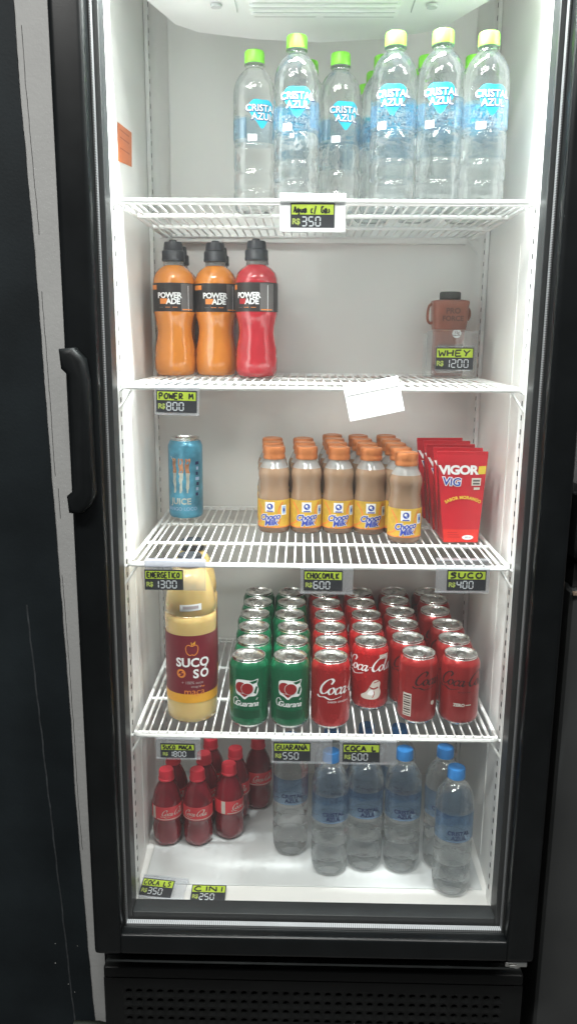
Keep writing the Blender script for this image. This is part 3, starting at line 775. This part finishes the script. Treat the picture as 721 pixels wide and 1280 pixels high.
def art_figure(b, m, r, H):
    art_coke(b, m, r, H, 2, -4, 86, False, 10.8)
    blob = smoothpath([(-14,26),(-17,32),(-8,38),(-2,48),(4,58),(11,60),(17,55),(16,46),(18,36),(14,27),(4,24)],5,True)
    b.flat(refine(poly(blob),6), m, 3, .3)
    b.flat(refine(poly(smoothpath([(-6,34),(0,42),(6,40),(3,32)],4,True)),6), m, 2, .5)
    b.flat(band(98,106,14,34,8), m, 3, .3)
    b.flat(refine(stroke(smoothpath([(-2,47),(5,44),(13,47)],5),2.6),5), m, 0, .55); b.flat(refine(stroke(smoothpath([(3,27),(6,34),(5,41)],5),1.2),5), m, 0, .55)
    b.flat(refine(disc(9,53,3.6),4), m, 3, .6) if False else b.flat(refine(stroke([(5,55),(14,58)],1.6),5), m, 0, .55)
def art_zero(b, m, r, H, bar=False, rot=0):
    b.flat(xf(refine(COCA,.6),10.4,dx=34 if bar else 6,dz=82), m, 2, .3)
    if bar:
        for k in range(9): b.flat(band(18+k*4.2,19.2+k*4.2+(k%3)*.6,-29.5,-16.5,6), m, 2, .45)
        b.flat(band(16,57,-31,-15,6), m, 3, .25)
        b.flat(refine(disc(24,40,4),4), m, 3, .3)
    else:
        b.flat(xf(text2d('ZERO',5.2,bold=.04,maxlen=4),1,dx=-4,dz=40), m, 3, .3); b.flat(band(39,40.6,7,17,4), m, 3, .3)
        b.flat(xf(text2d('SEM ACUCARES',2.2,maxlen=4),1,dx=4,dz=63), m, 2, .3)
zb = SHELF[3]+.0042
def cans(proto, pts, what, where, group, turns=None, used=None, start=0):
    used = used or [False]
    for i, (x, y) in enumerate(pts):
        o = place(proto, used, x, y, zb, (turns[i] if turns and i < len(turns) else random.uniform(-.6,.6)))
        tag(o, '%s, %s in the %s' % (what, (ORD[i+start]+' from front') if i+start else 'foremost', where), 'soda can', group)
gr = can('soda_can', can_green, [white_print, ink_red, can_green, pmat('can_deep_green',(.004,.085,.036),.35,metal=.3)], art_guarana); ug = [False]
gg = 'green soda cans on the fourth shelf'
cans(gr, [(-.1128,.050),(-.1094,.119),(-.1125,.188),(-.1150,.257),(-.1125,.327),(-.114,.396)], 'green guarana can', 'leftmost can column', gg, [-.1], ug)
cans(gr, [(-.0435,.050),(-.0412,.119),(-.0408,.188),(-.0478,.257),(-.0449,.327),(-.0468,.396)], 'green guarana can', 'second can column from left', gg, [-.02], ug)
gc = 'red soda cans on the fourth shelf'
ck = can('soda_can', can_red, [white_print, ink_cream], art_coke); uc = [False]
cans(ck, [(.0250,.050),(.0275,.119),(.0279,.188),(.0290,.257),(.0245,.327),(.0221,.396)], 'red can with white script', 'third can column from left', gc, [0], uc)
fg = can('soda_can', can_red, [white_print, ink_cream], art_figure)
cans(fg, [(.0975,.122)], 'red can with white script and pale figure', 'fourth column', gc, [-.02])
cans(ck, [(.0962,.191),(.1000,.261),(.0945,.331),(.0949,.400)], 'red can with white script', 'fourth can column from left', gc, None, uc, 1)
z1 = can('soda_can', can_wine, [ink_dark, ink_cream], lambda b,m,r,H: art_zero(b,m,r,H,True))
cans(z1, [(.1751,.0725)], 'red can with dark script and barcode', 'fifth can column from left', gc, [.02])
z2 = can('soda_can', can_wine, [ink_dark, ink_cream], art_zero); uz = [False]
cans(z2, [(.1652,.142),(.1648,.211),(.1671,.280),(.1645,.3485),(.1690,.4085)], 'red can with dark script', 'fifth can column from left', gc, None, uz, 1)
cans(z2, [(.2465,.071),(.2475,.140),(.2476,.213),(.2366,.289),(.2450,.358),(.2405,.4085)], 'red can with dark script', 'rightmost can column', gc, [-.05], uz)

def art_energy(b, m, r, H):
    # jagged three-stroke claw, orange above running to sand
    rnd = random.Random(3)
    for cx, wd in ((-12,8.5),(1,9.5),(14,8.0)):
        L = []; R = []
        for k in range(13):
            t = k/12; z = 122-t*66; w = wd*(1-.62*t)/2; j = rnd.uniform(-.8,.8)
            L.append((cx-w+j+rnd.uniform(-1.3,.6), z)); R.append((cx+w+j+rnd.uniform(-.6,1.5), z))
        for k in range(12):
            b.flat(poly([L[k+1],R[k+1],R[k],L[k]]), m, 2 if k < 5 else 3, .3)
    b.flat(poly([(-22,126),(-12,123),(-8,117),(-16,118)]), m, 3, .35); b.flat(poly([(-3,123),(20,121),(19,116),(-2,119)]), m, 2, .35)
    b.flat(xf(text2d('JUICE',11.5,bold=.03,space=1.02,maxlen=4),1,dx=0,dz=40), m, 3, .3)
    b.flat(xf(text2d('MANGO LOCO',7,bold=.01,maxlen=4),.95,dz=25), m, 4, .3)
    for k in range(7): b.flat(band(50+k*10,56+k*10,30+(k%3),36+(k*5)%4,3), m, 4 if k%2 else 5, .3)
en = can('energy_can', can_blue, [pmat('claw_copper',(.50,.23,.11),.4,metal=.3,var=.35,scale=90), pmat('claw_silver',(.55,.57,.50),.35,metal=.4,var=.25,scale=90), ink_paleblue, navy_print], art_energy, 33.0, 160.0)
en.location = (-.2525,.318,SHELF[2]+.0042); en.rotation_euler = (0,0,-.18)
tag(en, 'tall blue energy drink can with orange claw marks, alone on third shelf', 'energy drink')

# -- chocolate milk
def choco():
    root = empty('milk_bottle')
    prof = [(0,3,1),(20,2,1),(26,0,1),(28.6,2.5,1),(29.2,8,1),(29.2,11,0),(29.2,62,0),(28.5,68,0),(26.6,80,0),(26.8,90,0),(28.4,100,0),(29.0,106,0),(28.0,112,0),(25.5,118.5,0),(0,118.6,0)]
    b = MB(); b.lathe(prof, 0, 44); b.build('bottle', [milk_drink, milk_dark], root, scale=S, angle=60)
    n = MB(); n.lathe([(25.7,118),(22,125),(18.5,131),(17.6,135),(0,135.2)],0,40); n.build('neck', choco_neck, root, scale=S)
    c = MB(); c.lathe([(17,133.5),(19.6,134),(20.0,135),(20.0,140),(19.0,142.5),(19.8,145),(19.8,153),(18.6,156),(15,156.8),(14,156.2),(0,156.2)],0,44,lambda t,z:1+(.01*math.cos(22*t) if 144<z<154 else 0)); c.build('cap', copper_cap, root, scale=S, angle=40)
    m = cyl(29.2); d = MB()
    d.flat(band(10.5,61.5,-90,91,72), m, 0, .3)
    d.flat(band(40,58,-9,8,6), m, 1, .6); d.flat(refine(disc(0,50,5.6),4), m, 2, .9)
    d.flat(refine(disc(-.8,51,2.4),4), m, 1, 1.1); d.flat(refine(poly([(-.5,50),(3.5,47.5),(.5,46)]),4), m, 4, 1.1)
    d.flat(band(40.5,42.5,-6,6,4), m, 2, .9)
    for s_, dz, dx, h in (('Choco',31,-1,10.5),('Milk',20.5,1,10.5)):
        tt = text2d(s_, h, shear=.25, bold=.03, space=.92, maxlen=4); to = text2d(s_, h, shear=.25, bold=.085, space=.92, maxlen=4)
        d.flat(xf(to,1,dx=dx,dz=dz,rot=.12), m, 1, .7); d.flat(xf(tt,1,dx=dx,dz=dz,rot=.12), m, 2, 1.0)
    d.flat(band(34,52,21,31,5), m, 1, .6); d.flat(band(36,50,22.5,29.5,5), m, 4, .8); d.flat(band(40,46,24,28,3), m, 2, 1.0)
    d.flat(stroke(smoothpath([(-38,14),(-20,22),(-16,40),(-28,58)],6),3), m, 3, .5); d.flat(stroke(smoothpath([(14,14),(18,26),(16,44),(24,58)],6),3), m, 3, .5)
    d.flat(band(10.5,13,-90,91,72), m, 5, .5)
    d.build('label', [label_yellow, white_print, ink_blue, ink_orange, ink_paleblue, ink_orange], root, scale=S, angle=60)
    return root
cm = choco(); um = [False]; zb = SHELF[2]+.0042
cols = [(-.0775,.229,3,-.004),(-.0190,.230,3,-.003),(.0390,.229,4,-.002),(.0972,.225,4,-.004),(.1535,.167,5,-.003)]
cn = ['leftmost milk column','second milk column from left','middle milk column','fourth milk column from left','rightmost milk column']
for ci, (x, y, k, dr) in enumerate(cols):
    for j in range(k):
        if y+.0600*j > .414: continue
        o = place(cm, um, x+dr*j+random.uniform(-.0006,.0006), y+.0605*j, zb, random.uniform(-.12,.16) if j == 0 else random.uniform(-1,1))
        if ci == 0 and j == 0: o.rotation_euler = (0,0,-.22)
        tag(o, 'chocolate milk bottle, %s in the %s' % ((ORD[j]+' from the front') if j else 'foremost', cn[ci]), 'milk bottle', 'chocolate milk bottles on the third shelf')

# -- red wedge cartons
def carton():
    root = empty('drink_carton')
    wb, wt, D, H = 30.0, 44.5, 42.0, 152.0
    b = MB()
    def ring(t):
        w = wb+(wt-wb)*t; hd = D/2*(1-t)+1.5*t
        bu = 3.2*math.sin(PI*min(1,t*1.15)) if t < .87 else 0
        xs = [-1,-.6,-.2,.2,.6,1]
        f = [(w*x, -hd-bu*(1-x*x), H*t) for x in xs]
        return f+[(-x, -y, z) for x, y, z in f]
    N = 14; rs_ = [ring(k/N) for k in range(N+1)]; rs_.append([(x,y*.5,H+5) for x,y,z in ring(1)])
    V = [p for r in rs_ for p in r]; F = []; 
    for j in range(len(rs_)-1):
        for i in range(12): F.append((j*12+i, j*12+(i+1)%12, (j+1)*12+(i+1)%12, (j+1)*12+i))
    F += [tuple(range(11,-1,-1)),tuple((len(rs_)-1)*12+i for i in range(12))]
    b.add(V,F,0)
    def m(x, z, off):
        t = z/H; hd = D/2*(1-t)+1.5*t
        w = wb+(wt-wb)*t
        bu = 3.2*math.sin(PI*min(1,t*1.15)) if t < .87 else 0
        return (x*w/37.0, -hd-off-.25-bu*(1-(x/37.0)**2), z)
    b.flat(refine(rect(-36,36,.5,23),8), m, 2, .3)
    b.flat(xf(text2d('VIGOR',14.5,bold=.045,space=.92),1,dx=-5.5,dz=126), m, 1, .5)
    for dx, k, sl, off in ((-17,.09,1,.5),(-17,.02,3,.9)):
        b.flat(xf(text2d('ViG',13,shear=.1,bold=k,space=1.0),1,dx=dx,dz=106,rot=-.06), m, sl, off)
    b.flat(refine(poly([(24,118.5),(36,119),(36,133),(25,132)]),30), m, 4, .5)
    b.flat(rect(15,30,99,112), m, 5, .5); b.flat(rect(17,28,101,104), m, 6, .7); b.flat(rect(17,28,106,109), m, 6, .7); b.flat(rect(19,29,92,96), m, 5, .5)
    # flavour words on an arc
    tx = text2d('SABOR MORANGO',5.2,bold=.03,space=1.05)
    R = 60
    b.flat(([(2+(R+z)*math.sin(x/R), 79-R+(R+z)*math.cos(x/R)) for x, z in tx[0]], tx[1]), m, 4, .5)
    b.flat(disc(14,9,12,4.2), m, 1, .6); b.flat(xf(text2d('200 ml',3.4),1,dx=14,dz=9), m, 6, .8)
    for k in range(3): b.flat(rect(-28,-8+3*k,17-k*4,18-k*4), m, 7, .6)
    b.build('carton', [carton_red, white_print, carton_bright, ink_blue, ink_yellow, ink_cream, label_grey, carton_dark], root, scale=S, angle=40)
    f = MB(); f.box(-44.3,44.3,-1.6,1.6,151.8,157.6,0,bev=.5); f.build('top_seam', carton_red, root, scale=S)
    return root
ct = carton(); uk = [False]
for i, (x, y, rz) in enumerate([(.2505,.171,.03),(.250,.2185,.0),(.2485,.266,-.02),(.247,.3135,.02),(.2435,.361,.0)]):
    o = place(ct, uk, x, y, SHELF[2]+.0046, rz); o.rotation_euler = ((0,-.02,.012,-.025,.01)[i], (0,.012,-.015,.01,-.012)[i], rz)
    tag(o, 'red strawberry drink carton, %s in the row at right of third shelf' % ('foremost' if i == 0 else ORD[i]+' from the front'), 'drink carton', 'red drink cartons on the third shelf')

# -- apple juice
def juice():
    root = empty('juice_bottle')
    prof = [(0,4),(28,3),(38,0),(42,4),(43.5,14),(43.5,34),(43.2,38),(43.2,158),(43.6,166),(43.8,178),(43.0,187),(40.5,190),(42.2,194),(42.3,204),(41,216),(38,230),(34.5,243),(30.5,253),(25,261),(20,266),(18,268.5),(0,268.7)]
    b = MB(); b.lathe(prof,0,60); b.build('bottle', juice_yellow, root, scale=S, angle=60)
    c = MB(); c.lathe([(18,269),(20.5,269.3),(20.5,271),(20,285),(18.5,287),(0,287.3)],0,52,lambda t,z:1+(.012*math.cos(26*t) if 271<=z<=285 else 0)); c.build('cap', black_cap, root, scale=S)
    m = cyl(43.4); d = MB()
    d.flat(band(54,158,-136,136,100,2), m, 0, .3); d.flat(band(38,54,-136,136,100,2), m, 1, .3)
    d.flat(xf(text2d('SUCO',15,bold=.03,space=1.0,maxlen=5),1,dx=7,dz=111), m, 2, .6)
    d.flat(xf(text2d('S',15,bold=.03,maxlen=5),1,dx=12,dz=91), m, 2, .6)
    d.flat(stroke(smoothpath([(27+6*math.cos(k*PI/4), 91+6.4*math.sin(k*PI/4)) for k in range(8)],4,True),3.4,None,True), m, 2, .6); d.flat(stroke([(28,99.5),(31,103.5)],2.2), m, 2, .6)
    d.flat(stroke(smoothpath([(-13+6.2*math.cos(k*PI/4), 91+6.4*math.sin(k*PI/4)) for k in range(8)],4,True),3.2,None,True), m, 3, .6); d.flat(stroke([(-18,87),(-8,95)],2.4), m, 3, .6)
    d.flat(xf(text2d('+ 100% suco',5,maxlen=5),1,dx=6,dz=75), m, 4, .6); d.flat(xf(text2d('integral',4,maxlen=5),1,dx=12,dz=68), m, 4, .6)
    d.flat(xf(text2d('maca',11,bold=.0,maxlen=5),1.1,dx=9,dz=59), m, 3, .6); d.flat(stroke([(12.5,53.5),(13.5,51.5),(11.5,50.5)],1.3), m, 3, .8); d.flat(stroke(smoothpath([(19,66.5),(21.5,68),(24,66.5),(26.5,68)],4),1.3), m, 3, .6)
    ap = smoothpath([(6,140),(0,142),(-4,138),(-3,129),(2,124),(6,125),(10,124),(15,129),(16,138),(12,142)],5,True)
    d.flat(stroke(ap,1.5,None,True), m, 3, .6); d.flat(stroke([(6,140),(5,147)],1.4), m, 1, .6); d.flat(refine(poly([(6,143),(12,149),(11,143)]),4), m, 1, .6)
    d.flat(xf(refine(poly([(-17,-5),(19,-3),(19,8),(-17,6)]),6),1,dx=4,dz=205), cyl(prof_r(prof)), 2, .6)
    d.flat(xf(refine(poly([(-12,-2),(14,-1),(14,4),(-12,3)]),6),1,dx=4,dz=206), cyl(prof_r(prof)), 4, .8)
    d.build('label', [label_maroon, label_amber, white_print, ink_orange, pmat('label_fine_print',(.42,.36,.36),.5)], root, scale=S, angle=60)
    return root
jb = juice(); uj = [False]; zb = SHELF[3]+.0042
tag(place(jb, uj, -.2135,.078,zb,.02), 'large yellow apple juice bottle with maroon label, at the front', 'juice bottle', 'apple juice bottles on the fourth shelf')
tag(place(jb, uj, -.2225,.178,zb,.3), 'yellow apple juice bottle hidden behind the front juice bottle', 'juice bottle', 'apple juice bottles on the fourth shelf')

# -- small red cola bottles
def cola():
    root = empty('cola_bottle')
    prof = [(0,6),(10,5),(18,1),(23,0),(27,5),(28.5,14),(28.2,34),(26.4,44),(26.6,50),(28.6,58),(28.6,84),(27.6,92),(24,106),(18.5,118),(14.2,126),(13,130),(0,130.2)]
    def mod(t,z): return 1-(.05*abs(math.sin(2.5*t)) if z < 20 else 0.012*abs(math.sin(5*t)) if (z < 46 or z > 88) and z < 118 else 0)
    b = MB(); b.lathe(prof,0,50,mod); b.build('bottle', cola_dark, root, scale=S, angle=60)
    c = MB(); c.lathe([(12.6,130),(15.4,130.2),(15.4,133.5),(14.4,134),(14.2,148),(13,150.6),(0,151)],0,48,lambda t,z:1+(.014*math.cos(24*t) if 134<=z<=148 else 0)); c.build('cap', cola_cap, root, scale=S)
    m = cyl(28.7); d = MB(); d.flat(band(57,85,-90,90,60), m, 0, .3)
    d.flat(xf(refine(COCA,.6),5.2,dx=2,dz=71), m, 1, .6); d.flat(band(58,84,-42,-34,4), m, 1, .5); d.flat(band(58.5,60,-30,50,30), m, 1, .5)
    d.build('label', [cola_label, ink_cream], root, scale=S, angle=60)
    return root
cb = cola(); ul = [False]; zb = ZF+.0045
for x, y, rz, t in [(-.2815,.183,.5,'front row leftmost'),(-.2220,.184,-.1,'middle of front row'),(-.1630,.207,1.0,'right end of front row'),(-.2780,.243,.2,'behind the front row leftmost'),(-.2165,.2455,.3,'second row, behind the middle front one'),(-.1555,.268,.1,'second row, behind the right front one'),(-.2100,.306,0,'third row, directly under the apple juice'),(-.1120,.3115,.4,'rearmost at the right of the cluster')]:
    tag(place(cb, ul, x, y, zb, rz), 'small red cola bottle on cooler floor, '+t, 'cola bottle', 'small cola bottles on the cooler floor')

# ------------------------------------------------------------------ surroundings
def one(mb, name, mats, label, cat, kind=None, **k):
    o = mb.build(name, mats, **k); tag(o, label, cat, None, kind); return o
b = MB(); b.add([(-4,-4,0),(4,-4,0),(4,4,0),(-4,4,0)], [(0,1,2,3)])
one(b, 'floor', floor_mat, 'dark floor under the cooler', 'floor', 'structure')
# grey wall strip beside the cooler with hairline cracks
wall = empty('wall', (-.40,.04,0)); tag(wall, 'narrow grey painted wall strip between black panel and cooler', 'wall')
b = MB(); b.box(-.50,.033,-.040,.05,0,2.4)
b.build('wall_surface', grey_wall, wall)
b = MB(); rnd = random.Random(5)
EP = [(2.5,-.436),(1.77,-.430),(1.67,-.4285),(1.565,-.4245),(1.457,-.4205),(1.344,-.4185),(1.226,-.416),(1.10,-.414),(1.0,-.411),(.84,-.407),(.70,-.4045),(.555,-.4035),(.40,-.399),(.257,-.3955),(.13,-.390),(-.1,-.388)]
def edge(z):
    for (z1, x1), (z0, x0) in zip(EP, EP[1:]):
        if z0 <= z <= z1: return x0+(x1-x0)*(z-z0)/(z1-z0)
for z0, z1, off in ((1.46,1.74,.0085),(1.10,1.385,.006),(.45,.95,.004),(1.03,1.09,.009)):
    p = []; z = z1
    while z > z0: p.append((edge(z)+off+rnd.uniform(-.0004,.0004)+.40, z)); z -= .012
    b.flat(stroke(p,.0008), lambda x,z,off:(x,-.0404,z), 0, 0)
b.build('crack', crack_mat, wall, smooth=False)
# black panel with ragged edge
panel = empty('black_panel', (-.7,.0,0)); tag(panel, 'black painted wall panel with ragged edge left of the cooler', 'wall panel')
b = MB(); rnd = random.Random(11); L = []; z = 0.0; w = 0
while z <= 2.41:
    w = w*.85+rnd.uniform(-.0003,.0003); L.append((edge(z)+w+.7, z)); z += .006
n = len(L)
V = [(x,-.0025,z) for x,z in L]+[(-.6,-.0025,z) for x,z in L]+[(x,-.0002,z) for x,z in L]
b.add(V, [(i+n,i,i+1,i+1+n) for i in range(n-1)]+[(i,i+2*n,i+1+2*n,i+1) for i in range(n-1)])
b.build('panel_face', black_wall, panel, smooth=False)
b = MB()
p = [(-.463+.7+(.86-z)*.05+rnd.uniform(-.0008,.0008), z) for z in [.90-.02*k for k in range(45)]]
b.flat(stroke(p,.0026), lambda x,z,off:(x,-.0029,z), 0, 0)
b.build('seam', seam_mat, panel, smooth=False)
b = MB()
for k in range(5):
    x, z = -.425+.7+rnd.uniform(-.03,.012), .12+rnd.uniform(0,.16); b.flat(disc(x,z,rnd.uniform(.0005,.001),None,8), lambda x,z,off:(x,-.0033,z), 0, 0)
b.build('paint_speck', pmat('speck',(.6,.6,.58),.8), panel, smooth=False)
# rounded dark kerb at the foot of the strip
b = MB(); b.tube([(-.425,-.014,.104),(-.380,-.014,.104),(-.362,-.012,.098),(-.354,-.010,.06)], .014, 14)
b.box(-.425,-.356,-.026,-.003,0,.102,bev=.004)
one(b, 'skirting_board', pmat('kerb_dark',(.010,.012,.009),.6,var=.3,spec=.2), 'short low dark rounded skirting at the foot of the grey wall strip', 'skirting')
# neighbouring grey freezer on the right
fz = empty('chest_freezer', (.75,.3,0)); tag(fz, 'dark grey chest freezer with rounded lid right of the cooler', 'freezer')
b = MB(); b.box(-.352,.25,-.30,.35,.05,.935,bev=.012); b.build('freezer_body', freezer_mat, fz)
b = MB(); b.box(-.355,.25,-.315,.35,.975,1.100,bev=.03); b.build('lid', freezer_lid, fz)
b = MB(); b.box(-.345,.24,-.285,.34,.936,.9745); b.build('lid_seal', pmat('seal',(.01,.01,.01),.7), fz)
b = MB(); b.box(-.33,-.10,-.3165,-.3145,1.066,1.070); b.box(-.35,-.05,-.306,-.300,.928,.934,bev=.001); b.build('trim', pmat('trim_brown',(.20,.15,.11),.5), fz)
b = MB(); b.box(-4,4,.68,.76,0,2.6)
one(b, 'wall', pale_wall, 'pale wall behind the cooler and freezer', 'wall', 'structure')

# ------------------------------------------------------------------ light
def area(name, loc, rot, sx, sy, e, c=(1,1,1), spread=180):
    l = bpy.data.lights.new(name, 'AREA'); l.shape = 'RECTANGLE'; l.size = sx; l.size_y = sy; l.energy = e; l.color = c
    o = bpy.data.objects.new(name, l); col.objects.link(o); o.location = loc; o.rotation_euler = rot; l.spread = math.radians(spread); return o
area('cooler_light', (0,-.006,2.08), (math.radians(18),0,0), .44,.03, 74, (.95,1.0,.985), 165)
area('room_light', (-.55,-1.35,2.75), (math.radians(-8),math.radians(-8),0), 1.2,.30, 76, (1,.985,.95))
area('room_light', (1.15,-1.1,2.75), (math.radians(-8),math.radians(8),0), 1.2,.30, 45, (1,.985,.95))  # added fill to brighten the pale wall at right, no known lamp there
w = bpy.data.worlds.new('World'); sc.world = w; w.use_nodes = True
w.node_tree.nodes['Background'].inputs['Color'].default_value = (.9,.95,1,1); w.node_tree.nodes['Background'].inputs['Strength'].default_value = .10

# ------------------------------------------------------------------ camera
cam = bpy.data.cameras.new('camera'); co = bpy.data.objects.new('camera', cam); col.objects.link(co)
yaw, pit, roll = -.01635922940778397, .2155900842774537, .008020374181546731
fw = Vector((math.sin(yaw)*math.cos(pit), math.cos(yaw)*math.cos(pit), -math.sin(pit)))
r0 = Vector((math.cos(yaw), -math.sin(yaw), 0)); u0 = r0.cross(fw)
R2 = r0*math.cos(roll)+u0*math.sin(roll); U2 = -r0*math.sin(roll)+u0*math.cos(roll)
M = Matrix((R2, U2, -fw)).transposed().to_4x4(); M.translation = Vector((-.0275,-1.2268,1.325))
co.matrix_world = M
cam.sensor_fit = 'VERTICAL'; cam.sensor_height = 36; cam.lens = 36*1010.394/1280; cam.clip_start = .02; cam.clip_end = 60
sc.camera = co
sc.view_settings.view_transform = 'Standard'; sc.view_settings.look = 'None'; sc.view_settings.exposure = .2; sc.view_settings.gamma = 1
sc.cycles.max_bounces = 12; sc.cycles.transmission_bounces = 10; sc.cycles.transparent_max_bounces = 40; sc.cycles.glossy_bounces = 4; sc.cycles.diffuse_bounces = 8
sc.cycles.use_denoising = True
sc.cycles.sample_clamp_indirect = 4
